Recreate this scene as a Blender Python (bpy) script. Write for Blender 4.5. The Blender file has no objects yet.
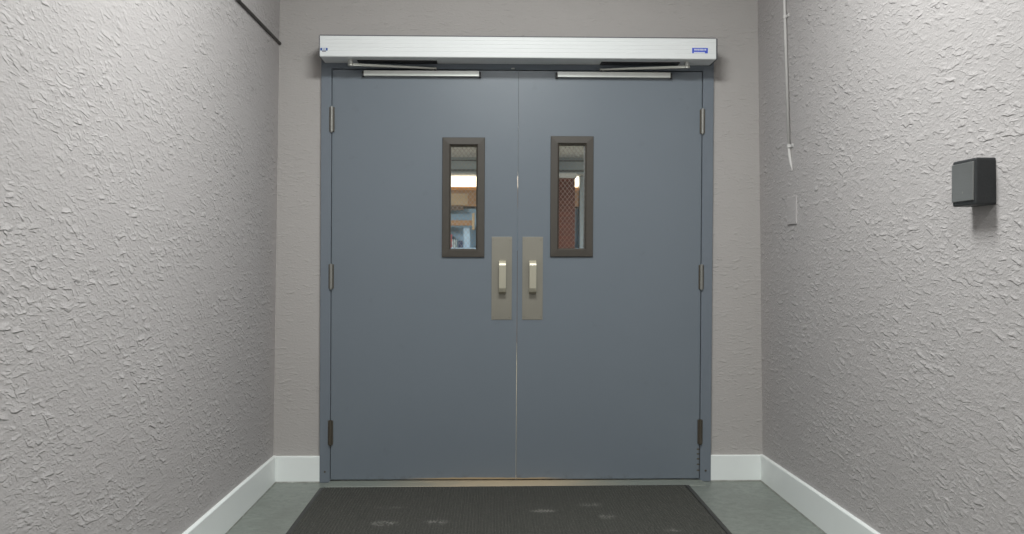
import bpy, bmesh, math, random
from mathutils import Vector, Matrix, Euler
random.seed(7)
sc = bpy.context.scene
COL = sc.collection

# ------------------------------------------------------------------ materials
def mat(name):
    m = bpy.data.materials.new(name); m.use_nodes = True
    nt = m.node_tree; b = nt.nodes['Principled BSDF']
    return m, nt, b

def N(nt, kind, **kw):
    n = nt.nodes.new(kind)
    for k, v in kw.items():
        if k in n.inputs: n.inputs[k].default_value = v
        else: setattr(n, k, v)
    return n

def coords(nt, scale=(1, 1, 1), rot=(0, 0, 0), loc=(0, 0, 0)):
    tc = N(nt, 'ShaderNodeTexCoord'); mp = N(nt, 'ShaderNodeMapping')
    mp.inputs['Scale'].default_value = scale; mp.inputs['Rotation'].default_value = rot
    mp.inputs['Location'].default_value = loc
    nt.links.new(tc.outputs['Object'], mp.inputs['Vector'])
    return mp.outputs['Vector']

def noise(nt, vec, scale, detail=4, rough=.55, dist=0.0):
    n = N(nt, 'ShaderNodeTexNoise'); n.inputs['Scale'].default_value = scale
    n.inputs['Detail'].default_value = detail; n.inputs['Roughness'].default_value = rough
    n.inputs['Distortion'].default_value = dist
    nt.links.new(vec, n.inputs['Vector'])
    return n.outputs['Fac']

def maprange(nt, fac, a, b, c=0.0, d=1.0, smooth=True):
    n = N(nt, 'ShaderNodeMapRange'); n.interpolation_type = 'SMOOTHSTEP' if smooth else 'LINEAR'
    for i, v in zip((1, 2, 3, 4), (a, b, c, d)): n.inputs[i].default_value = v
    nt.links.new(fac, n.inputs[0]); return n.outputs[0]

def math_(nt, op, a, b=None):
    n = N(nt, 'ShaderNodeMath'); n.operation = op
    for i, v in enumerate((a, b)):
        if v is None: continue
        if isinstance(v, (int, float)): n.inputs[i].default_value = v
        else: nt.links.new(v, n.inputs[i])
    return n.outputs[0]

def mixcol(nt, fac, a, b):
    n = N(nt, 'ShaderNodeMix'); n.data_type = 'RGBA'
    if isinstance(fac, (int, float)): n.inputs[0].default_value = fac
    else: nt.links.new(fac, n.inputs[0])
    for i, v in ((6, a), (7, b)):
        if isinstance(v, tuple): n.inputs[i].default_value = (*v, 1)
        else: nt.links.new(v, n.inputs[i])
    return n.outputs[2]

def bump(nt, b, height, dist, strength=1.0):
    n = N(nt, 'ShaderNodeBump'); n.inputs['Distance'].default_value = dist
    n.inputs['Strength'].default_value = strength
    nt.links.new(height, n.inputs['Height']); nt.links.new(n.outputs[0], b.inputs['Normal'])

def simple(name, col, rough=.5, metal=0.0, var=0.06, nscale=30, bd=0.0, spec=.5, bscale=None):
    m, nt, b = mat(name)
    v = coords(nt); f = noise(nt, v, nscale, 5)
    c = mixcol(nt, f, tuple(x * (1 - var) for x in col), tuple(min(1, x * (1 + var)) for x in col))
    nt.links.new(c, b.inputs['Base Color'])
    b.inputs['Roughness'].default_value = rough; b.inputs['Metallic'].default_value = metal
    b.inputs['Specular IOR Level'].default_value = spec
    if bd: bump(nt, b, noise(nt, v, bscale or nscale * 4, 3), bd)
    return m

def stucco(name, col, amp=1.0, size=1.0, dirn=0.0, plane='x', grain=1.0, stretch=.62, thr=.35):
    """trowelled stucco: scattered torn ridges (sharp lower lip, smeared upper side) over a fine grain.
    Heights are in metres, in the plane of the wall."""
    m, nt, b = mat(name)
    tc = N(nt, 'ShaderNodeTexCoord'); sep = N(nt, 'ShaderNodeSeparateXYZ'); nt.links.new(tc.outputs['Object'], sep.inputs[0])
    cb = N(nt, 'ShaderNodeCombineXYZ')
    nt.links.new(math_(nt, 'MULTIPLY', sep.outputs[1 if plane == 'x' else 0], stretch), cb.inputs[0]); nt.links.new(sep.outputs[2], cb.inputs[1])
    p = cb.outputs[0]
    def vm(op, a, c):
        n = N(nt, 'ShaderNodeVectorMath'); n.operation = op
        for i, x in enumerate((a, c)):
            if isinstance(x, tuple): n.inputs[i].default_value = x
            elif isinstance(x, (int, float)): n.inputs['Scale'].default_value = x
            else: nt.links.new(x, n.inputs[i])
        return n.outputs[0]
    def warp(scale, amt, det):
        n = N(nt, 'ShaderNodeTexNoise'); n.inputs['Scale'].default_value = scale; n.inputs['Detail'].default_value = det
        nt.links.new(p, n.inputs['Vector'])
        return vm('SCALE', vm('SUBTRACT', n.outputs['Color'], (.5, .5, .5)), amt)
    q = vm('ADD', p, vm('ADD', warp(11 * size, .040 / size, 2), warp(60 * size, .016 / size, 3)))
    clus = maprange(nt, noise(nt, p, 4.2, 3, .55), .32, .62, .25, 1.0)
    def layer(S, seed, hgt, thr_):
        w_ = vm('ADD', q, (seed, seed * 1.7, 0))
        v = N(nt, 'ShaderNodeTexVoronoi'); v.voronoi_dimensions = '2D'; v.inputs['Scale'].default_value = S * size
        nt.links.new(w_, v.inputs['Vector'])
        loc = vm('SCALE', vm('SUBTRACT', w_, v.outputs['Position']), S * size)
        sc_ = N(nt, 'ShaderNodeSeparateColor'); nt.links.new(v.outputs['Color'], sc_.inputs[0])
        ang = math_(nt, 'ADD', math_(nt, 'MULTIPLY', math_(nt, 'SUBTRACT', sc_.outputs[0], .5), 1.3), dirn)
        rt = N(nt, 'ShaderNodeVectorRotate'); rt.rotation_type = 'Z_AXIS'
        nt.links.new(loc, rt.inputs['Vector']); nt.links.new(ang, rt.inputs['Angle'])
        s2 = N(nt, 'ShaderNodeSeparateXYZ'); nt.links.new(rt.outputs[0], s2.inputs[0])
        u_, v_ = s2.outputs[0], s2.outputs[1]
        lip = math_(nt, 'MULTIPLY', maprange(nt, v_, -.045, .02), maprange(nt, v_, .0, .42, 1, 0))
        env = maprange(nt, math_(nt, 'ABSOLUTE', u_), .12, .46, 1, 0)
        pres = maprange(nt, sc_.outputs[1], thr_, thr_ + .45)
        k = math_(nt, 'MULTIPLY', math_(nt, 'MULTIPLY', lip, env), pres)
        return math_(nt, 'MULTIPLY', math_(nt, 'MULTIPLY', k, clus), hgt * amp)
    h = layer(13, 0.0, .0030, thr)
    for S, sd, hg in ((19, 3.7, .0024), (30, 7.9, .0017), (47, 12.3, .0011)):
        h = math_(nt, 'ADD', h, layer(S, sd, hg, thr - .08))
    h = math_(nt, 'ADD', h, math_(nt, 'MULTIPLY', noise(nt, p, 16, 4, .6), .0028 * amp))
    h = math_(nt, 'ADD', h, math_(nt, 'MULTIPLY', noise(nt, p, 130, 4, .7), .0009 * grain))
    bump(nt, b, h, 1.0)
    cv = noise(nt, p, 2.5, 4)
    c = mixcol(nt, cv, tuple(x * .97 for x in col), tuple(x * 1.03 for x in col))
    nt.links.new(c, b.inputs['Base Color'])
    b.inputs['Roughness'].default_value = .75; b.inputs['Specular IOR Level'].default_value = .25
    return m

WALLC = (.458, .434, .430)
M = {}
M['stucco'] = stucco('stucco', WALLC, dirn=.5, size=1.7, amp=1.0, grain=2.6, thr=.28)
M['stucco_r'] = stucco('stucco_right', WALLC, dirn=-.3, size=1.6, amp=1.0, grain=2.6, thr=.28)
M['stucco_b'] = stucco('stucco_back', (.455, .43, .415), amp=.45, size=2.3, plane='y', grain=1.5, stretch=.6)
def base_m():
    m, nt, b = mat('white_base_paint')
    v = coords(nt); f = noise(nt, v, 14, 4)
    c = mixcol(nt, f, (.87, .90, .885), (.89, .92, .905))
    tc = N(nt, 'ShaderNodeTexCoord'); sep = N(nt, 'ShaderNodeSeparateXYZ'); nt.links.new(tc.outputs['Object'], sep.inputs[0])
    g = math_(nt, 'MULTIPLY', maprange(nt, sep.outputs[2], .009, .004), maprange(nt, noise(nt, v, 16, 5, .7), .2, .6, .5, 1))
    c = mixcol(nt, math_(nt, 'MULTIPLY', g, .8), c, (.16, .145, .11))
    nt.links.new(c, b.inputs['Base Color']); b.inputs['Roughness'].default_value = .45
    bump(nt, b, noise(nt, v, 110, 3), .0003)
    return m
M['base'] = base_m()
M['frame'] = simple('grey_blue_frame_paint', (.171, .197, .230), .42, var=.03, bd=.0001, bscale=200)
def door_mat_():
    m, nt, b = mat('grey_blue_door_paint')
    v = coords(nt)
    f = noise(nt, v, 3, 4)
    c = mixcol(nt, f, (.170, .197, .226), (.179, .207, .238))
    sep = N(nt, 'ShaderNodeSeparateXYZ'); tc = N(nt, 'ShaderNodeTexCoord'); nt.links.new(tc.outputs['Object'], sep.inputs[0])
    # grime near the foot of the leaf and chipped paint
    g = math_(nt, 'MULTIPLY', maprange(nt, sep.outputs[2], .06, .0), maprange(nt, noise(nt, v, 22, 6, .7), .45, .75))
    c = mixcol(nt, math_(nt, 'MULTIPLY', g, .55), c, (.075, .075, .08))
    sm = math_(nt, 'MULTIPLY', maprange(nt, noise(nt, v, 11, 5, .65, .3), .62, .75), .18)
    c = mixcol(nt, sm, c, (.12, .135, .16))
    # warm light leaking under the leaves, painted as tan along the foot
    leak = math_(nt, 'MULTIPLY', maprange(nt, sep.outputs[0], -.46, -.22), maprange(nt, sep.outputs[0], .40, .20))
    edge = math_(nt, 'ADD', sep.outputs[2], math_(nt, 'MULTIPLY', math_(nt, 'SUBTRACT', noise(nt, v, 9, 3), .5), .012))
    leak = math_(nt, 'MULTIPLY', leak, maprange(nt, edge, .025, .019))
    c = mixcol(nt, leak, c, (.40, .31, .20))
    nt.links.new(c, b.inputs['Base Color'])
    b.inputs['Roughness'].default_value = .27
    h = math_(nt, 'ADD', noise(nt, v, 260, 2), math_(nt, 'MULTIPLY', noise(nt, v, 5, 2), 2.5))
    bump(nt, b, h, .00035)
    return m
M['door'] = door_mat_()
M['alu'] = simple('pale_anodised_aluminium', (.80, .815, .815), .42, metal=.0, var=.02, nscale=6)
M['alu_cap'] = simple('grey_end_cap', (.12, .12, .13), .5)
M['track'] = simple('satin_aluminium', (.62, .63, .60), .35, metal=.5, var=.04)
M['arm'] = simple('arm_metal', (.48, .48, .44), .4, metal=.5, var=.05)
M['black'] = simple('black_plastic', (.02, .02, .021), .45, var=.15)
def brushed(name, col, rough=.34, metal=.85, sc_=(6, 6, 400)):
    m, nt, b = mat(name)
    v = coords(nt, sc_); f = noise(nt, v, 1.0, 4)
    v2 = coords(nt); g = noise(nt, v2, 9, 5, .6)
    c = mixcol(nt, math_(nt, 'MULTIPLY', math_(nt, 'ADD', f, g), .5), tuple(x * .85 for x in col), tuple(x * 1.12 for x in col))
    nt.links.new(c, b.inputs['Base Color'])
    b.inputs['Roughness'].default_value = rough; b.inputs['Metallic'].default_value = metal
    bump(nt, b, f, .00008)
    return m
M['steel'] = brushed('brushed_steel_plate', (.30, .283, .24), .48, .55, (400, 6, 6))
M['pull'] = brushed('brushed_pull_handle', (.66, .62, .50), .36, .7, (400, 6, 6))
M['hinge'] = simple('worn_steel_hinge', (.34, .335, .31), .42, metal=.6, var=.25, nscale=120)
M['hinge_dark'] = simple('tarnish_and_shade_bronze', (.10, .085, .065), .5, metal=.4, var=.3, nscale=120)
M['bronze'] = simple('dark_bronze_frame', (.064, .055, .045), .5, metal=.0, var=.1, nscale=40)
M['gasket'] = simple('black_gasket', (.012, .012, .012), .6)
M['wire'] = simple('wire_mesh_steel', (.30, .27, .25), .6, metal=.0)
M['ledge_shade'] = simple('dark_brown_ledge_shade', (.055, .046, .042), .5)
M['pipe'] = simple('painted_conduit', (.56, .545, .53), .5, var=.03)
M['blank'] = stucco('painted_blank_plate', WALLC, amp=.25, size=1.5)
M['actbox'] = simple('charcoal_plastic_box', (.028, .030, .032), .5, var=.25, nscale=160, bd=.0006, bscale=300)
M['actplate'] = brushed('actuator_steel', (.27, .275, .27), .40, .7, (6, 6, 500))
M['sticker_blue'] = simple('blue_sticker', (.05, .10, .62), .4, var=.05)
M['sticker_white'] = simple('white_sticker', (.72, .74, .82), .45, var=.02)
M['sticker_dark'] = simple('grey_sticker_print', (.22, .21, .26), .5)
M['sticker_teal'] = simple('navy_sticker', (.03, .10, .36), .4)
M['sticker_mid'] = simple('teal_sticker_print', (.25, .38, .40), .4)
M['thresh'] = None
def thresh():
    m, nt, b = mat('tan_middle_threshold')
    v = coords(nt, (1, 2, 2)); f = noise(nt, v, 4, 5, .6)
    tc = N(nt, 'ShaderNodeTexCoord'); sep = N(nt, 'ShaderNodeSeparateXYZ'); nt.links.new(tc.outputs['Object'], sep.inputs[0])
    mid = math_(nt, 'MULTIPLY', maprange(nt, sep.outputs[0], -.62, -.05), maprange(nt, sep.outputs[0], .75, .2))
    k = math_(nt, 'MULTIPLY', mid, maprange(nt, f, .25, .6, .55, 1))
    c = mixcol(nt, k, (.21, .23, .205), (.48, .39, .265))  # tan towards the middle, grey-green at both ends
    nt.links.new(c, b.inputs['Base Color']); b.inputs['Roughness'].default_value = .5
    bump(nt, b, f, .001)
    return m
M['thresh'] = thresh()
def floor_m():
    m, nt, b = mat('grey_green_floor')
    v = coords(nt); f = noise(nt, v, 24, 8, .8); g = noise(nt, v, 6, 5, .65)
    c = mixcol(nt, maprange(nt, f, .3, .7), (.165, .183, .163), (.262, .285, .258))
    c = mixcol(nt, maprange(nt, g, .45, .75, 0, .5), c, (.15, .16, .14))
    nt.links.new(c, b.inputs['Base Color']); b.inputs['Roughness'].default_value = .42
    bump(nt, b, g, .0015)
    return m
M['floor'] = floor_m()
def mat_m():
    m, nt, b = mat('charcoal_ribbed_carpet')
    v = coords(nt); f = noise(nt, v, 420, 4, .7); g = noise(nt, v, 4, 5, .65)
    vd = coords(nt, (1, .55, 1)); d = noise(nt, vd, 150, 3, .6)
    c = mixcol(nt, maprange(nt, f, .3, .7), (.040, .040, .036), (.105, .105, .095))
    c = mixcol(nt, maprange(nt, d, .5, .68, 0, .65), c, (.125, .12, .108))
    c = mixcol(nt, maprange(nt, g, .5, .8, 0, .35), c, (.085, .083, .075))
    # pale dusty scuffs with a shape of their own
    tc = N(nt, 'ShaderNodeTexCoord'); out = c
    for (x, y, rx, ry, s) in ((-.435, -.745, .085, .05, .8), (-.22, -.73, .07, .045, .7), (.235, -.565, .08, .035, .85),
                              (.50, -.66, .05, .05, .6), (.45, -.47, .09, .05, .35), (.75, -.86, .06, .04, .4), (-.43, -.5, .1, .03, .3)):
        sub = N(nt, 'ShaderNodeVectorMath'); sub.operation = 'SUBTRACT'; sub.inputs[1].default_value = (x, y, 0)
        nt.links.new(tc.outputs['Object'], sub.inputs[0])
        mul = N(nt, 'ShaderNodeVectorMath'); mul.operation = 'MULTIPLY'; mul.inputs[1].default_value = (1 / rx, 1 / ry, 0)
        nt.links.new(sub.outputs[0], mul.inputs[0])
        ln = N(nt, 'ShaderNodeVectorMath'); ln.operation = 'LENGTH'; nt.links.new(mul.outputs[0], ln.inputs[0])
        k = maprange(nt, ln.outputs['Value'], 1.0, .1)
        k = math_(nt, 'MULTIPLY', k, maprange(nt, noise(nt, v, 45, 5, .7), .4, .62, 0, s))
        out = mixcol(nt, k, out, (.30, .29, .27))
    nt.links.new(out, b.inputs['Base Color']); b.inputs['Roughness'].default_value = .95
    b.inputs['Specular IOR Level'].default_value = .1
    bump(nt, b, f, .002)
    return m
M['mat'] = mat_m()
M['matborder'] = simple('rubber_mat_border', (.045, .045, .043), .6, var=.1, nscale=90)
def glass_m():
    m = bpy.data.materials.new('thin_window_glass'); m.use_nodes = True; nt = m.node_tree
    nt.nodes.clear(); out = N(nt, 'ShaderNodeOutputMaterial'); t = N(nt, 'ShaderNodeBsdfTransparent')
    t.inputs[0].default_value = (.88, .90, .90, 1)
    g = N(nt, 'ShaderNodeBsdfGlossy'); g.inputs['Roughness'].default_value = .03
    fr = N(nt, 'ShaderNodeFresnel'); fr.inputs[0].default_value = 1.45
    mx = N(nt, 'ShaderNodeMixShader'); nt.links.new(fr.outputs[0], mx.inputs[0])
    nt.links.new(t.outputs[0], mx.inputs[1]); nt.links.new(g.outputs[0], mx.inputs[2])
    nt.links.new(mx.outputs[0], out.inputs[0]); return m
M['glass'] = glass_m()
def emis(name, col, s):
    m, nt, b = mat(name)
    b.inputs['Base Color'].default_value = (*col, 1)
    b.inputs['Emission Color'].default_value = (*col, 1); b.inputs['Emission Strength'].default_value = s
    return m
M['lightstrip'] = emis('warm_light_diffuser', (1, .86, .66), 4.0)
M['plain'] = simple('smooth_grey_plaster', (.45, .44, .42), .8, var=.05)
M['tile_ceiling'] = simple('stippled_ceiling', (.56, .57, .59), .9, var=.3, nscale=26)
M['bulkhead'] = simple('blue_grey_bulkhead', (.33, .37, .39), .7, var=.08, nscale=8)
M['darkmetal'] = simple('dark_ledge', (.10, .11, .11), .6)
M['wood'] = simple('warm_wood', (.36, .20, .10), .5, var=.25, nscale=14)
M['litwood'] = simple('orange_lit_wood', (.62, .27, .08), .4, var=.12)
M['woodpale'] = simple('pale_wood', (.48, .34, .20), .5, var=.2, nscale=10)
M['wooddark'] = simple('dark_wood', (.13, .085, .055), .5, var=.2)
M['bluepanel'] = simple('pale_blue_paint', (.25, .36, .45), .5, var=.2, nscale=9)
M['bluelight'] = simple('light_blue_board', (.40, .52, .64), .5, var=.08)
M['navy'] = simple('navy_box', (.05, .06, .11), .5)
M['bottle'] = simple('milky_bottle', (.55, .60, .60), .4)
M['redbox'] = simple('red_carton', (.5, .12, .12), .5)
M['tanfloor'] = simple('tan_hall_floor', (.24, .205, .14), .5, var=.1)
def brick_m():
    m, nt, b = mat('red_brown_brick')
    tc = N(nt, 'ShaderNodeTexCoord'); sep = N(nt, 'ShaderNodeSeparateXYZ'); cb = N(nt, 'ShaderNodeCombineXYZ')
    nt.links.new(tc.outputs['Object'], sep.inputs[0])
    nt.links.new(math_(nt, 'ADD', sep.outputs[0], sep.outputs[1]), cb.inputs[0]); nt.links.new(sep.outputs[2], cb.inputs[1])
    br = N(nt, 'ShaderNodeTexBrick'); nt.links.new(cb.outputs[0], br.inputs['Vector'])
    br.inputs['Color1'].default_value = (.105, .028, .014, 1); br.inputs['Color2'].default_value = (.08, .022, .012, 1)
    br.inputs['Mortar'].default_value = (.06, .024, .016, 1); br.inputs['Scale'].default_value = 1
    br.inputs['Brick Width'].default_value = .22; br.inputs['Row Height'].default_value = .075; br.inputs['Mortar Size'].default_value = .006
    nt.links.new(br.outputs['Color'], b.inputs['Base Color']); b.inputs['Roughness'].default_value = .85
    return m
M['brick'] = brick_m()

# ------------------------------------------------------------------ geometry helpers
def bx(bm, x0, x1, y0, y1, z0, z1, bev=0.0, seg=2):
    r = bmesh.ops.create_cube(bm, size=1.0); vs = r['verts']
    for v in vs:
        v.co = Vector((x0 + (v.co.x + .5) * (x1 - x0), y0 + (v.co.y + .5) * (y1 - y0), z0 + (v.co.z + .5) * (z1 - z0)))
    if bev:
        es = list({e for v in vs for e in v.link_edges})
        bmesh.ops.bevel(bm, geom=es, offset=bev, segments=seg, affect='EDGES', profile=.5)

def cyl(bm, p0, p1, r, seg=20, r2=None):
    p0 = Vector(p0); p1 = Vector(p1); d = p1 - p0
    q = Vector((0, 0, 1)).rotation_difference(d).to_matrix().to_4x4()
    bmesh.ops.create_cone(bm, cap_ends=True, segments=seg, radius1=r, radius2=r if r2 is None else r2, depth=d.length,
                          matrix=Matrix.Translation((p0 + p1) / 2) @ q)

def prism(bm, prof, axis, a, b):
    """closed 2-D profile extruded along an axis from a to b"""
    def P(u, v, t):
        return {'x': (t, u, v), 'y': (u, t, v), 'z': (u, v, t)}[axis]
    A = [bm.verts.new(P(u, v, a)) for u, v in prof]; B = [bm.verts.new(P(u, v, b)) for u, v in prof]
    n = len(prof)
    for i in range(n): bm.faces.new((A[i], A[(i + 1) % n], B[(i + 1) % n], B[i]))
    bm.faces.new(A[::-1]); bm.faces.new(B)

def frame_ring(bm, x0, x1, z0, z1, prof):
    """rectangular mitred ring; prof = closed list of (inset from the outer edge, y)"""
    loops = []
    for d, y in prof:
        loops.append([bm.verts.new((x, y, z)) for x, z in ((x0 + d, z0 + d), (x1 - d, z0 + d), (x1 - d, z1 - d), (x0 + d, z1 - d))])
    n = len(loops)
    for i in range(n):
        a, b = loops[i], loops[(i + 1) % n]
        for j in range(4): bm.faces.new((a[j], a[(j + 1) % 4], b[(j + 1) % 4], b[j]))

def slab_hole(bm, x0, x1, z0, z1, hx0, hx1, hz0, hz1, y0, y1):
    """flat slab between y0 and y1 with one rectangular hole"""
    def ring(y):
        o = [bm.verts.new((x, y, z)) for x, z in ((x0, z0), (x1, z0), (x1, z1), (x0, z1))]
        i = [bm.verts.new((x, y, z)) for x, z in ((hx0, hz0), (hx1, hz0), (hx1, hz1), (hx0, hz1))]
        return o, i
    o0, i0 = ring(y0); o1, i1 = ring(y1)
    for j in range(4):
        k = (j + 1) % 4
        bm.faces.new((o0[j], o0[k], i0[k], i0[j])); bm.faces.new((o1[k], o1[j], i1[j], i1[k]))
        bm.faces.new((o0[k], o0[j], o1[j], o1[k])); bm.faces.new((i0[j], i0[k], i1[k], i1[j]))

LEAN = 0.004      # the door set hangs slightly out of plumb
def lean(co): co.x += LEAN * (co.z - 1.0)

def build(name, bm, m, parent=None, loc=None, leaning=False, smooth=False, props=None):
    """links bm as one mesh object whose vertices were given in world space; loc = its origin"""
    if leaning:
        for v in bm.verts: lean(v.co)
    bmesh.ops.recalc_face_normals(bm, faces=bm.faces)
    off = Vector(loc) if loc else Vector((0, 0, 0))
    if loc:
        for v in bm.verts: v.co -= off
    me = bpy.data.meshes.new(name); bm.to_mesh(me); bm.free()
    me.materials.append(m)
    if smooth:
        for p in me.polygons: p.use_smooth = True
    o = bpy.data.objects.new(name, me); COL.objects.link(o)
    if parent:
        o.parent = parent; w = world(parent); o.location = off - w
    else: o.location = off
    if props:
        for k, v in props.items(): o[k] = v
    return o

def world(o):
    v = Vector((0, 0, 0))
    while o: v += o.location; o = o.parent
    return v

def T(o, label, cat=None, group=None, kind=None):
    o['label'] = label
    if cat: o['category'] = cat
    if group: o['group'] = group
    if kind: o['kind'] = kind
    return o

def empty(name, loc):
    o = bpy.data.objects.new(name, None); o.empty_display_size = .1; COL.objects.link(o); o.location = loc; return o

def B(*boxes, bev=0.0):
    bm = bmesh.new()
    for b in boxes: bx(bm, *b, bev=bev)
    return bm

# ------------------------------------------------------------------ the corridor
LX = lambda z: -1.069 + .014 * z       # left wall leans in a little
RX = lambda z: 1.366 - .015 * z
NEAR = -9.0; HC = 3.0
T(build('floor', B((-1.3, 1.6, NEAR, .02, -.1, 0)), M['floor']), 'mottled grey-green corridor floor around the mat', 'floor', kind='structure')
T(build('ceiling', B((-1.3, 1.6, NEAR, .2, HC, HC + .1)), M['plain']), 'plain corridor ceiling above the frame of the picture', 'ceiling', kind='structure')
bm = bmesh.new(); prism(bm, [(LX(-.1), -.1), (LX(HC), HC), (LX(0) - .15, HC), (LX(0) - .15, -.1)], 'y', NEAR, 0)
T(build('wall_left', bm, M['stucco']), 'grey trowelled stucco wall on the left of the corridor', 'wall', kind='structure')
bm = bmesh.new(); prism(bm, [(RX(-.1), -.1), (RX(HC), HC), (RX(0) + .15, HC), (RX(0) + .15, -.1)], 'y', NEAR, 0)
T(build('wall_right', bm, M['stucco_r']), 'grey trowelled stucco wall on the right of the corridor', 'wall', kind='structure')
bm = bmesh.new(); slab_hole(bm, -1.3, 1.6, -.1, HC, -.826, 1.096, -.05, 2.08, 0, .15)
T(build('wall_back', bm, M['stucco_b']), 'warm grey stucco end wall around the double door', 'wall', kind='structure')
T(build('wall_front', B((-1.3, 1.6, NEAR - .1, NEAR, -.1, HC)), M['plain']), 'plain wall closing the corridor behind the viewer', 'wall', kind='structure')

def base_side(name, s, label):
    """tall white base: profile with an eased top, running along a side wall, a little lower at the corner"""
    bm = bmesh.new(); rows = []
    for y, h in ((0.0, .133), (-.7, .142), (-1.5, .149), (NEAR, .150)):
        X = (LX if s < 0 else RX)
        f = lambda d, z: (X(z) - s * d, y, z)
        pts = [f(-.005, 0), f(.015, 0), f(.0145, h - .005), f(.012, h - .0015), f(.008, h), f(-.005, h)]
        rows.append([bm.verts.new(p) for p in pts])
    for a, b in zip(rows, rows[1:]):
        for i in range(6): bm.faces.new((a[i], a[(i + 1) % 6], b[(i + 1) % 6], b[i]))
    bm.faces.new(rows[0]); bm.faces.new(rows[-1])
    T(build(name, bm, M['base']), label, 'baseboard', kind='structure')
base_side('baseboard_left', -1, 'tall white baseboard along the left stucco wall')
base_side('baseboard_right', 1, 'tall white baseboard along the right stucco wall')
def base_back(name, x0, x1, label):
    bm = bmesh.new(); h = .131
    prism(bm, [(.003, 0), (-.013, 0), (-.013, h - .004), (-.011, h - .001), (-.008, h), (.003, h)], 'x', x0, x1)
    T(build(name, bm, M['base']), label, 'baseboard', kind='structure')
base_back('baseboard_back', LX(.1) + .012, -.838, 'short white baseboard between left corner and blue-grey door frame')
base_back('baseboard_back_right', 1.101, RX(.1) - .012, 'short white baseboard between blue-grey door frame and right corner')
# dark grime line along the foot of the bases
# ------------------------------------------------------------------ door frame
bm = bmesh.new()
FX0, FX1 = -.834, 1.104
def lshape(s, xo, xi):     # jamb: flat face, rabbet and stop (plan profile, extruded in z)
    return [(xo, -.014), (xi - s * .002, -.014), (xi, -.012), (xi, .044), (xi + s * .015, .044), (xi + s * .015, .13), (xo, .13)]
prism(bm, lshape(1, FX0, -.7835), 'z', .002, 2.088)
prism(bm, lshape(-1, FX1, 1.0505), 'z', .002, 2.088)
prism(bm, [(-.0135, 2.0395), (-.0135, 2.088), (.13, 2.088), (.13, 2.022), (.0445, 2.022), (.0445, 2.0395)], 'x', -.80, 1.07)
fr = build('trim_1', bm, M['frame'], leaning=True)
T(fr, 'blue-grey painted metal frame around the double door', 'door frame', kind='structure')
for s, x in ((0, -.808), (1, 1.078)):
    for z in (.055,):
        bm = bmesh.new(); cyl(bm, (x, -.0145, z), (x, -.0158, z), .005, 14)
        build('screw', bm, M['hinge_dark'], fr, leaning=True)
bm = bmesh.new()
prism(bm, [(-.100, 0), (-.096, .0035), (-.012, .0075), (.10, .0075), (.14, 0)], 'x', -.79, 1.055)
T(build('trim_2', bm, M['thresh']), 'tan threshold strip under the double door', 'threshold', kind='structure')

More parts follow.
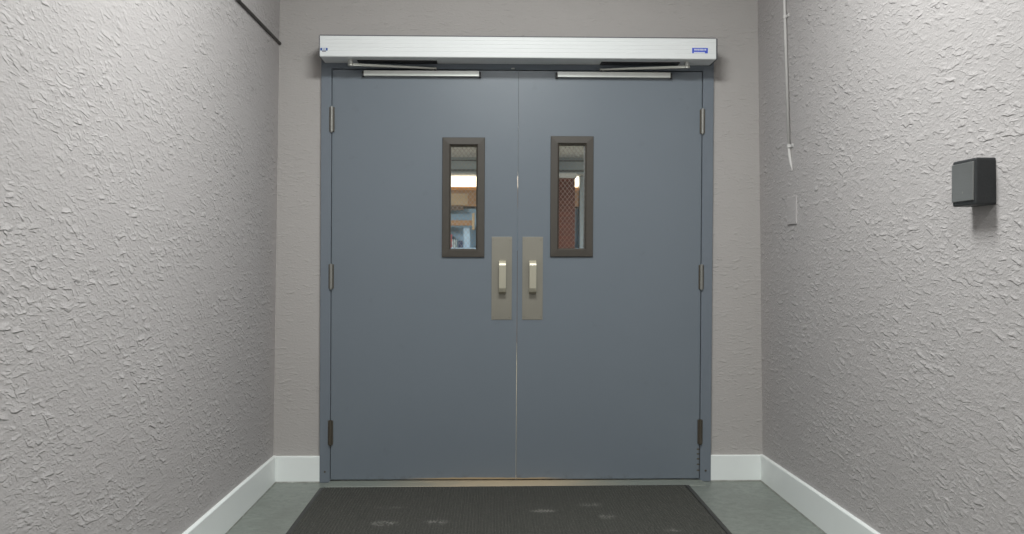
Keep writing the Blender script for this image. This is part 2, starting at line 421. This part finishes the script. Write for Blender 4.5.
# ------------------------------------------------------------------ door leaves
ZB, ZT = .014, 2.036
YF, YB = -.008, .037     # leaf front and back face
def leaf(name, label, x0, x1, side, wx, wz, plate_x, hinge_x, track_x, latch=False):
    """side = -1 hinged on the left, +1 hinged on the right"""
    cx = (x0 + x1) / 2
    wx0, wx1 = wx; wz0, wz1 = wz; b = .042
    bm = bmesh.new()
    slab_hole(bm, x0, x1, ZB, ZT, wx0 + .02, wx1 - .02, wz0 + .02, wz1 - .02, YF, YB)
    mx = x1 if side < 0 else x0        # the meeting edge stays square
    es = [e for e in bm.edges if not all(abs(v.co.x - mx) < 1e-5 for v in e.verts) and all(abs(v.co.y - YF) < 1e-5 and (abs(v.co.x - x0) < 1e-5 or abs(v.co.x - x1) < 1e-5 or abs(v.co.z - ZB) < 1e-5 or abs(v.co.z - ZT) < 1e-5) for v in e.verts)
          and (abs(e.verts[0].co.x - e.verts[1].co.x) < 1e-5 or abs(e.verts[0].co.z - e.verts[1].co.z) < 1e-5)]
    bmesh.ops.bevel(bm, geom=es, offset=.0015, segments=2, affect='EDGES')
    if side < 0:                     # the meeting edge is cut a little out of true: the seam opens towards the floor
        for v in bm.verts:
            if abs(v.co.x - x1) < .003: v.co.x -= .0023 * (1 - v.co.z / ZT)
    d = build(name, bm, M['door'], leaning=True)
    T(d, label, 'door', kind='structure')
    # window kit
    bm = bmesh.new()
    frame_ring(bm, wx0, wx1, wz0, wz1, [(0, YF), (.0008, YF - .009), (.002, YF - .0105), (.034, YF - .0125), (.036, YF - .011),
                                       (b, YF - .004), (b, YF + .014), (.02, YF + .014), (.02, YF)])
    vf = build('window_frame', bm, M['bronze'], d, leaning=True)
    bm = bmesh.new()
    frame_ring(bm, wx0 + .02, wx1 - .02, wz0 + .02, wz1 - .02, [(0, YB - .014), (b - .02, YB - .014), (b - .02, YB + .006), (-.02, YB + .006), (-.02, YB), (0, YB)])
    build('window_backframe', bm, M['bronze'], vf, leaning=True)
    bm = bmesh.new()
    bx(bm, wx0 + .03, wx1 - .03, YF + .016, YF + .021, wz0 + .03, wz1 - .03)
    build('glass_pane', bm, M['glass'], vf, leaning=True)
    # diamond wire cast in the glass
    bm = bmesh.new(); X0, X1, Z0, Z1 = wx0 + b, wx1 - b, wz0 + b, wz1 - b; st = .027; w = .001; y = YF + .0185
    k = 1.25
    for sgn in (1, -1):
        n = -60
        while n < 120:
            c0 = Z0 + n * st
            # line z = c0 + sgn*k*(x-X0)
            xs = []
            pa = X0; pb = X1
            za, zb = c0, c0 + sgn * k * (X1 - X0)
            lo, hi = 0.0, 1.0
            dz = zb - za
            for lim, up in ((Z0, False), (Z1, True)):
                t = (lim - za) / dz
                if (dz > 0) == up: hi = min(hi, t)
                else: lo = max(lo, t)
            if hi - lo > .02:
                p = Vector((X0 + lo * (X1 - X0), y, za + lo * dz)); q = Vector((X0 + hi * (X1 - X0), y, za + hi * dz))
                cyl(bm, p, q, w, 6)
            n += 1
    build('wire_mesh', bm, M['wire'], vf, leaning=True)
    # pull plate
    px0, px1 = plate_x; pz0, pz1 = .805, 1.215
    pp = build('pull_plate', B((px0, px1, YF - .0025, YF, pz0, pz1), bev=.0008), M['steel'], d, leaning=True)
    mid = (px0 + px1) / 2 + (.003 if side < 0 else .0)
    hx = mid - .017
    outer = [(YF - .002, 1.097), (YF - .014, 1.097), (YF - .038, 1.086), (YF - .044, 1.076), (YF - .044, .962), (YF - .038, .944), (YF - .014, .935), (YF - .002, .935)]
    inner = [(YF - .002, .940), (YF - .013, .940), (YF - .034, .949), (YF - .038, .964), (YF - .038, 1.074), (YF - .034, 1.081), (YF - .013, 1.092), (YF - .002, 1.092)]
    bm = bmesh.new(); prism(bm, outer + inner, 'x', hx, hx + .034)
    h = build('pull_handle', bm, M['pull'], pp, leaning=True)
    bv = h.modifiers.new('bev', 'BEVEL'); bv.width = .0008; bv.segments = 2; bv.limit_method = 'ANGLE'
    for sx in (px0 + .01, px1 - .01):
        for sz in (pz0 + .014, pz1 - .014):
            bm = bmesh.new(); cyl(bm, (sx, YF - .002, sz), (sx, YF - .0042, sz), .0042, 14, r2=.003)
            build('screw', bm, M['steel'], pp, leaning=True)
    # hinges
    for i, zc in enumerate((1.790, 1.018, .248)):
        m = M['hinge_dark'] if i == 2 else M['hinge']
        bm = bmesh.new(); L = .060
        for k in range(5):
            a = zc - L + k * .024; cyl(bm, (hinge_x, -.019, a + .0006), (hinge_x, -.019, a + .0234), .0078, 18)
        cyl(bm, (hinge_x, -.019, zc - L - .004), (hinge_x, -.019, zc - L), .0055, 14); cyl(bm, (hinge_x, -.019, zc + L), (hinge_x, -.019, zc + L + .003), .0055, 14)
        cyl(bm, (hinge_x, -.019, zc - L), (hinge_x, -.019, zc + L), .0068, 14)
        bx(bm, hinge_x - .0012, hinge_x + .0012, -.016, .03, zc - L, zc + L)
        hg = build('hinge', bm, m, d, leaning=True)
        bm = bmesh.new(); bx(bm, hinge_x - .0125, hinge_x + .0125, -.0155, -.0085, zc - L, zc + L, bev=.001)
        build('hinge_shade_plate', bm, M['hinge_dark'], hg, leaning=True)  # dark plates stand in for the shadow edges beside the knuckle
        if i == 2: hg['label'] = 'tarnished brown bottom hinge'
    # slide channel for the operator arm
    t0, t1 = track_x; tz0, tz1 = 2.002, 2.029; ty = YF
    bm = bmesh.new()
    prism(bm, [(ty, tz0), (ty - .022, tz0), (ty - .0235, tz0 + .0015), (ty - .0235, tz1 - .0015), (ty - .022, tz1), (ty - .016, tz1), (ty - .016, tz1 - .006), (ty - .008, tz1 - .006), (ty - .008, tz1), (ty, tz1)], 'x', t0, t1)
    tr = build('slide_track', bm, M['track'], d, leaning=True)
    for a, c in ((t0 - .010, t0), (t1, t1 + .010)):
        build('end_cap', B((a, c, ty - .021, ty, tz0 - .004, tz1 - .003), bev=.002), M['black'], tr, leaning=True)
    return d

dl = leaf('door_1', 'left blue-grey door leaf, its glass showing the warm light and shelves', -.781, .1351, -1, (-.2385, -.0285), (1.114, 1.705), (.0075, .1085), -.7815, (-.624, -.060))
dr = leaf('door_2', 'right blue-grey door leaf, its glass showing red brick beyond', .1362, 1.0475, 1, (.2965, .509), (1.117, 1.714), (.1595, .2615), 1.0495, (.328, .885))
# latch bolt bridging the seam, and chipped scallops at the foot of the right leaf's hinge edge
bm = bmesh.new(); bx(bm, .1305, .1370, .0, .03, 1.312, 1.352); bx(bm, .1305, .1370, .004, .03, 1.165, 1.185)
build('latch', bm, M['frame'], dr, leaning=True)
for z in (.055, .085, .112, .137, .160):
    bm = bmesh.new(); cyl(bm, (1.0415, YF + .0006, z), (1.0415, YF - .0007, z + .0), .0078, 14)
    for v in bm.verts: v.co.z = z + (v.co.z - z) * .55
    c = build('paint_chip', bm, M['hinge_dark'], dr, leaning=True)

# ------------------------------------------------------------------ automatic operator over the doors
op = empty('door_operator', (.1365, 0, 2.066))
T(op, 'long pale aluminium automatic operator box mounted above the double door', 'door operator')
OX0, OX1, OY, OZ0, OZ1 = -.811, 1.084, -.155, 2.067, 2.167
pts = [(0.0, OZ0), (OY + .003, OZ0), (OY, OZ0 + .003)]
for gz in (OZ0 + .026, OZ0 + .044, OZ0 + .062, OZ0 + .080):
    pts += [(OY, gz - .0016), (OY + .0012, gz - .0008), (OY + .0012, gz + .0008), (OY, gz + .0016)]
pts += [(OY, OZ1 - .003), (OY + .003, OZ1), (0.0, OZ1)]
bm = bmesh.new(); prism(bm, pts, 'x', OX0, OX1)
hs = build('housing', bm, M['alu'], op)
for a, c in ((OX0 - .005, OX0), (OX1, OX1 + .008)):
    build('end_cap', B((a, c, OY + .001, 0, OZ0, OZ1), bev=.001), M['alu_cap'], op)
build('top_seal', B((OX0, OX1, -.154, -.002, OZ1, OZ1 + .004)), M['alu_cap'], op)
# cable gland on top
bm = bmesh.new(); cyl(bm, (.137, -.10, OZ1 + .004), (.165, -.10, OZ1 + .012), .010, 16); cyl(bm, (.158, -.10, OZ1), (.158, -.10, OZ1 + .016), .009, 16)
build('cable_gland', bm, M['hinge'], op)
# stickers (thin labels, with raised-colour print)
yy = OY - .0006
st = build('sticker', B((.9685, 1.0445, yy, OY + .0002, 2.0955, 2.121)), M['sticker_blue'], op); st['label'] = 'blue label with worn white print at the right end'
bm = bmesh.new()
xs = .979
for wdt in (.007, .004, .006, .003, .007, .005, .004, .006):       # worn line of small lettering, illegible
    bx(bm, xs, xs + wdt, yy - .0003, yy, 2.1085, 2.1165); xs += wdt + .0022
bx(bm, .977, 1.0305, yy - .0003, yy, 2.0955, 2.1015)
build('print', bm, M['sticker_white'], st)
st = build('sticker', B((-.809, -.774, yy, OY + .0002, 2.0955, 2.1075)), M['sticker_teal'], op); st['label'] = 'tiny blue and white label at the left end'
build('print', B((-.8, -.783, yy - .0003, yy, 2.097, 2.1065)), M['sticker_white'], st)
build('emblem', B((-.794, -.789, yy - .0006, yy - .0003, 2.099, 2.105)), M['sticker_mid'], st)
build('caption', B((-.801, -.782, yy, OY + .0002, 2.0895, 2.0935)), M['sticker_dark'], st)
# arms: spindle under the box, flat arm out to the slide block in the door's channel
def arm(x0, x1, y0, y1):
    s = 1 if x1 > x0 else -1
    bm = bmesh.new()
    a = Vector((x0, y0, 2.043)); b = Vector((x1, y1, 2.041))
    d = (b - a).normalized(); n = Vector((-d.y, d.x, 0)).normalized()
    w, t = .010, .0055
    vs = []
    for p, ww in ((a, w), (b, w * .75)):
        for sn, sz in ((-1, -1), (1, -1), (1, 1), (-1, 1)):
            vs.append(bm.verts.new(p + n * ww * sn + Vector((0, 0, t * sz * (1 if p is a else .7)))))
    for i in range(4): bm.faces.new((vs[i], vs[(i + 1) % 4], vs[4 + (i + 1) % 4], vs[4 + i]))
    bm.faces.new(vs[:4]); bm.faces.new(vs[4:])
    cyl(bm, a - Vector((0, 0, .006)), a + Vector((0, 0, .0065)), .0145, 24)
    cyl(bm, b - Vector((0, 0, .004)), b + Vector((0, 0, .005)), .009, 20)
    ar = build('arm', bm, M['arm'], op)
    bm = bmesh.new(); cyl(bm, a + Vector((0, 0, .005)), a + Vector((0, 0, .026)), .012, 24)
    build('spindle', bm, M['track'], ar)
    bm = bmesh.new(); cyl(bm, b - Vector((0, 0, .018)), b - Vector((0, 0, .003)), .0036, 12)
    build('slide_pin', bm, M['black'], ar)
arm(-.675, -.272, -.088, -.020)
arm(.958, .548, -.088, -.020)
for a, c in ((-.645, -.26), (.54, .925)):
    build('arm_shade', B((a, c, -.085, -.02, OZ0 - .004, OZ0 + .001)), M['black'], op)  # black strip standing in for the shade under the box above the arm

# small lever of bright metal on the frame head above the seam (door coordinator strike)
bm = bmesh.new(); bx(bm, .103, .119, -.024, -.013, 2.041, 2.047, bev=.0015)
build('strike', bm, M['track'], fr)

# ------------------------------------------------------------------ actuator on the right wall
X = RX(1.3)
ac = empty('door_actuator', (X, -2.078, 1.312))
T(ac, 'square black and steel push-button door actuator on right wall', 'push button')
bm = bmesh.new(); bx(bm, X - .056, X + .004, -2.141, -2.018, 1.2505, 1.3765, bev=.006, seg=3)
build('housing', bm, M['actbox'], ac)
bm = bmesh.new(); bx(bm, X - .0605, X - .055, -2.136, -2.0225, 1.2625, 1.3665, bev=.0018, seg=2)
build('steel_button', bm, M['actplate'], ac)
bm = bmesh.new(); cyl(bm, (X - .0600, -2.083, 1.286), (X - .0609, -2.083, 1.286), .0028, 14)
build('screw', bm, M['hinge'], ac)

# ------------------------------------------------------------------ conduit on the right wall
xw = lambda z: RX(z) - .0085
def yl(z): return -.480 + (z - 1.6) * .062      # drifts toward the corner with height
cd = empty('conduit', (xw(1.6), yl(1.6), 1.6))
T(cd, 'thin cream-painted cable conduit running down the right wall', 'conduit')
bm = bmesh.new(); cyl(bm, (xw(1.60), yl(1.60), 1.60), (xw(2.99), yl(2.99), 2.99), .0066, 20)
build('pipe', bm, M['pipe'], cd, smooth=True)
for z in (1.612, 2.198):
    bm = bmesh.new(); cyl(bm, (xw(z), yl(z), z - .007), (xw(z), yl(z), z + .007), .0092, 20)
    bx(bm, RX(z) - .004, RX(z) + .002, yl(z) - .034, yl(z), z - .007, z + .007, bev=.001)
    bm2 = bm; build('clip', bm2, M['pipe'], cd)
bm = bmesh.new()     # cable tail tapering into the wall
path = [(1.60, 0, .0062), (1.565, -.003, .0072), (1.53, -.012, .0055), (1.50, -.024, .0015)]
pr = None
for (z, dy, r), (z2, dy2, r2) in zip(path, path[1:]):
    cyl(bm, (xw(z) + (1.6 - z) * .06, yl(1.6) + dy, z), (xw(z2) + (1.6 - z2) * .06, yl(1.6) + dy2, z2), r, 14, r2=r2)
build('cable_tail', bm, M['pipe'], cd)
bm = bmesh.new(); z0, z1, y0, y1 = 1.262, 1.385, -.553, -.432
bx(bm, RX(1.32) - .005, RX(1.32) + .003, y0, y1, z0, z1, bev=.002)
T(build('blank_plate', bm, M['blank']), 'flat blank cover plate painted over on right wall below the conduit', 'wall plate')

# dark rod standing in for a ledge and its shadow, high on the left wall
z = 2.163
bm = bmesh.new(); cyl(bm, (LX(z) + .004, NEAR + .1, z), (LX(z) + .004, -.001, z), .0075, 16)
T(build('ledge_shadow', bm, M['ledge_shade'], smooth=True), 'thin dark brown rod in place of a ledge and its shadow along the upper left wall', 'pipe')

# ------------------------------------------------------------------ mat
mt = empty('door_mat', (.08, -1.1, 0))
T(mt, 'long charcoal ribbed entrance mat lying in front of the double door', 'door mat')
MX0, MX1, MY0, MY1 = -.818, .977, -2.9, -.108
bm = bmesh.new()
pitch = .0136; x = MX0 + .022; prof = [(MX0 + .020, .002)]
while x + pitch < MX1 - .020:
    prof += [(x, .0062), (x + pitch * .25, .0092), (x + pitch * .6, .0092), (x + pitch * .85, .0062)]; x += pitch
prof += [(MX1 - .020, .002)]
prism(bm, prof, 'y', MY0 + .02, MY1 - .02)
for v in bm.verts: v.co.y += .0143 * (v.co.x - .08)      # laid a little askew
build('carpet', bm, M['mat'], mt)
bm = bmesh.new()
lo = []
for d, zz in ((0, .0), (.004, .004), (.016, .0075), (.024, .0075), (.024, .0)):
    lo.append([bm.verts.new(p) for p in ((MX0 + d, MY0 + d, zz), (MX1 - d, MY0 + d, zz), (MX1 - d, MY1 - d, zz), (MX0 + d, MY1 - d, zz))])
for i in range(len(lo)):
    a, b = lo[i], lo[(i + 1) % len(lo)]
    for j in range(4): bm.faces.new((a[j], a[(j + 1) % 4], b[(j + 1) % 4], b[j]))
for v in bm.verts: v.co.y += .0143 * (v.co.x - .08)
build('rubber_border', bm, M['matborder'], mt)

# ------------------------------------------------------------------ the hall behind the doors
HY = 8.0
T(build('floor_hall', B((-3, 4, .02, HY + .1, -.1, 0)), M['tanfloor']), 'tan floor of the hall behind the doors', 'floor', kind='structure')
T(build('ceiling_hall', B((-3, 4, .15, HY + .1, 2.45, 2.55)), M['tile_ceiling']), 'stippled ceiling of the hall seen through the door glass', 'ceiling', kind='structure')
T(build('wall_hall_far', B((-3, 4, HY, HY + .1, 0, 2.45)), M['plain']), 'far wall of the hall behind the doors', 'wall', kind='structure')
T(build('wall_hall_left', B((-3.1, -3, .15, HY, 0, 2.45)), M['plain']), 'left wall of the hall behind the doors', 'wall', kind='structure')
T(build('wall_hall_right', B((4, 4.1, .15, HY, 0, 2.45)), M['plain']), 'right wall of the hall behind the doors', 'wall', kind='structure')
T(build('wall_hall_near', B((-3, -1.3, .05, .15, 0, 2.45), (1.6, 4, .05, .15, 0, 2.45)), M['plain']), 'near wall of the hall beside the doors', 'wall', kind='structure')
bh = build('trim_3', B((-3, 4, 7.55, HY, 2.235, 2.45)), M['bulkhead'])
T(bh, 'blue-grey bulkhead under the hall ceiling', 'bulkhead', kind='structure')
build('ledge', B((-3, 4, 7.53, 7.56, 2.262, 2.29), (-3, 4, 7.54, 7.56, 2.40, 2.415)), M['darkmetal'], bh)
sl = empty('strip_light', (.2, HY, 2.09))
T(sl, 'long warm strip light glowing on the far wall under the bulkhead', 'light')
build('diffuser', B((-1.6, 1.195, 7.88, 7.96, 2.098, 2.232)), M['lightstrip'], sl)
build('housing', B((-1.62, 1.199, 7.95, 8.0, 2.075, 2.235)), M['woodpale'], sl)
cb = empty('shelf_unit', (-.4, HY, 0))
T(cb, 'pale blue shelf unit with wooden rail seen through left door glass', 'shelf unit')
build('back_panel', B((-1.6, 1.20, 7.93, HY, 1.262, 1.80)), M['bluepanel'], cb)
build('cupboard', B((-1.6, 1.20, 7.66, HY, 0, 1.225)), M['wooddark'], cb)
build('fascia', B((-1.6, 1.20, 7.80, HY, 1.822, 2.07)), M['wood'], cb)
build('lit_wood_strip', B((-1.6, 1.195, 7.77, 7.80, 2.035, 2.07)), M['litwood'], cb)  # glow of the strip light on the wood, painted as an orange board
build('fascia_panel', B((-1.6, -.30, 7.785, 7.80, 1.835, 1.99)), M['woodpale'], cb)
build('dark_rail', B((-1.6, -.355, 7.74, 7.80, 1.765, 1.822)), M['wooddark'], cb)  # dark wood ledge under the fascia
build('rail', B((-1.6, -.239, 7.62, 7.68, 1.555, 1.625), bev=.005), M['wood'], cb)
build('post', B((-.238, -.206, 7.62, 7.68, 1.50, 1.72), bev=.005), M['woodpale'], cb)
build('shelf_board', B((-1.6, 1.20, 7.62, HY, 1.225, 1.262)), M['bluelight'], cb)
T(build('board', B((-.352, -.268, 7.69, 7.71, 1.2635, 1.53), bev=.002), M['bluelight']), 'light blue board standing upright on the shelf behind left glass', 'board')
T(build('small_box', B((-.42, -.362, 7.66, 7.72, 1.2635, 1.355), bev=.003), M['navy']), 'small navy box on the shelf behind left glass', 'box')
T(build('carton', B((-.60, -.51, 7.72, 7.85, 1.2635, 1.44), bev=.003), M['redbox']), 'red carton on the shelf at left edge of left glass', 'box')
for i, xx in enumerate((-.50, -.475, -.45)):
    bm = bmesh.new(); cyl(bm, (xx, 7.7, 1.262), (xx, 7.7, 1.34), .008, 14); cyl(bm, (xx, 7.7, 1.34), (xx, 7.7, 1.375), .008, 14, r2=.003)
    T(build('bottle', bm, M['bottle']), 'small milky bottle in a row on the shelf behind left glass', 'bottle', 'bottles on the hall shelf')
T(build('brick_pillar', B((.70, 1.085, 7.2, 7.5, 0, 2.15)), M['brick']), 'red-brown brick pillar seen through right door glass', 'pillar')
T(build('trim_4', B((.70, 1.10, 7.15, 7.52, 2.15, 2.212)), M['plain']), 'pale cap beam on top of the brick pillar', 'beam', kind='structure')
T(build('wall_hall_stub', B((1.203, 2.2, 7.76, HY, 0, 2.235)), M['bulkhead']), 'grey wall stub right of the strip light', 'wall', kind='structure')

# ------------------------------------------------------------------ light
def area(name, loc, size, sy, power, col, rot=(0, 0, 0), spread=180):
    l = bpy.data.lights.new(name, 'AREA'); l.shape = 'RECTANGLE'; l.size = size; l.size_y = sy
    l.energy = power; l.color = col; l.spread = math.radians(spread)
    o = bpy.data.objects.new(name, l); COL.objects.link(o); o.location = loc; o.rotation_euler = rot; return o
area('ceiling_lamp', (.13, -2.0, 2.97), .8, .5, 59, (.97, 1, .985))
area('ceiling_lamp_near', (.2, -4.8, 2.97), .55, .35, 50, (.97, 1, .985))
area('hall_lamp', (-1.7, 4.6, 2.44), 1.0, 1.6, 190, (.93, .98, 1))
area('hall_lamp', (2.3, 4.6, 2.44), 1.0, 1.6, 190, (.93, .98, 1))
w = bpy.data.worlds.new('world'); sc.world = w; w.use_nodes = True
w.node_tree.nodes['Background'].inputs[0].default_value = (.6, .63, .68, 1); w.node_tree.nodes['Background'].inputs[1].default_value = .1

# ------------------------------------------------------------------ camera
yaw, pit, rol = math.radians(1.37), math.radians(-.43), math.radians(.12)
f = Vector((math.sin(yaw) * math.cos(pit), math.cos(yaw) * math.cos(pit), math.sin(pit)))
r = Vector((math.cos(yaw), -math.sin(yaw), 0)); u = r.cross(f)
c_, s_ = math.cos(rol), math.sin(rol)
r2 = c_ * r + s_ * u; u2 = -s_ * r + c_ * u
cam = bpy.data.cameras.new('camera'); co = bpy.data.objects.new('camera', cam); COL.objects.link(co)
m3 = Matrix((r2, u2, -f)).transposed()
co.matrix_world = Matrix.Translation((0, -4.56, 1.10)) @ m3.to_4x4()
cam.sensor_width = 36; cam.lens = 36 * 920 / 1024; cam.clip_start = .05
sc.camera = co
sc.view_settings.view_transform = 'Standard'; sc.view_settings.look = 'None'
sc.view_settings.gamma = 1; sc.view_settings.use_curve_mapping = False; sc.view_settings.exposure = .23
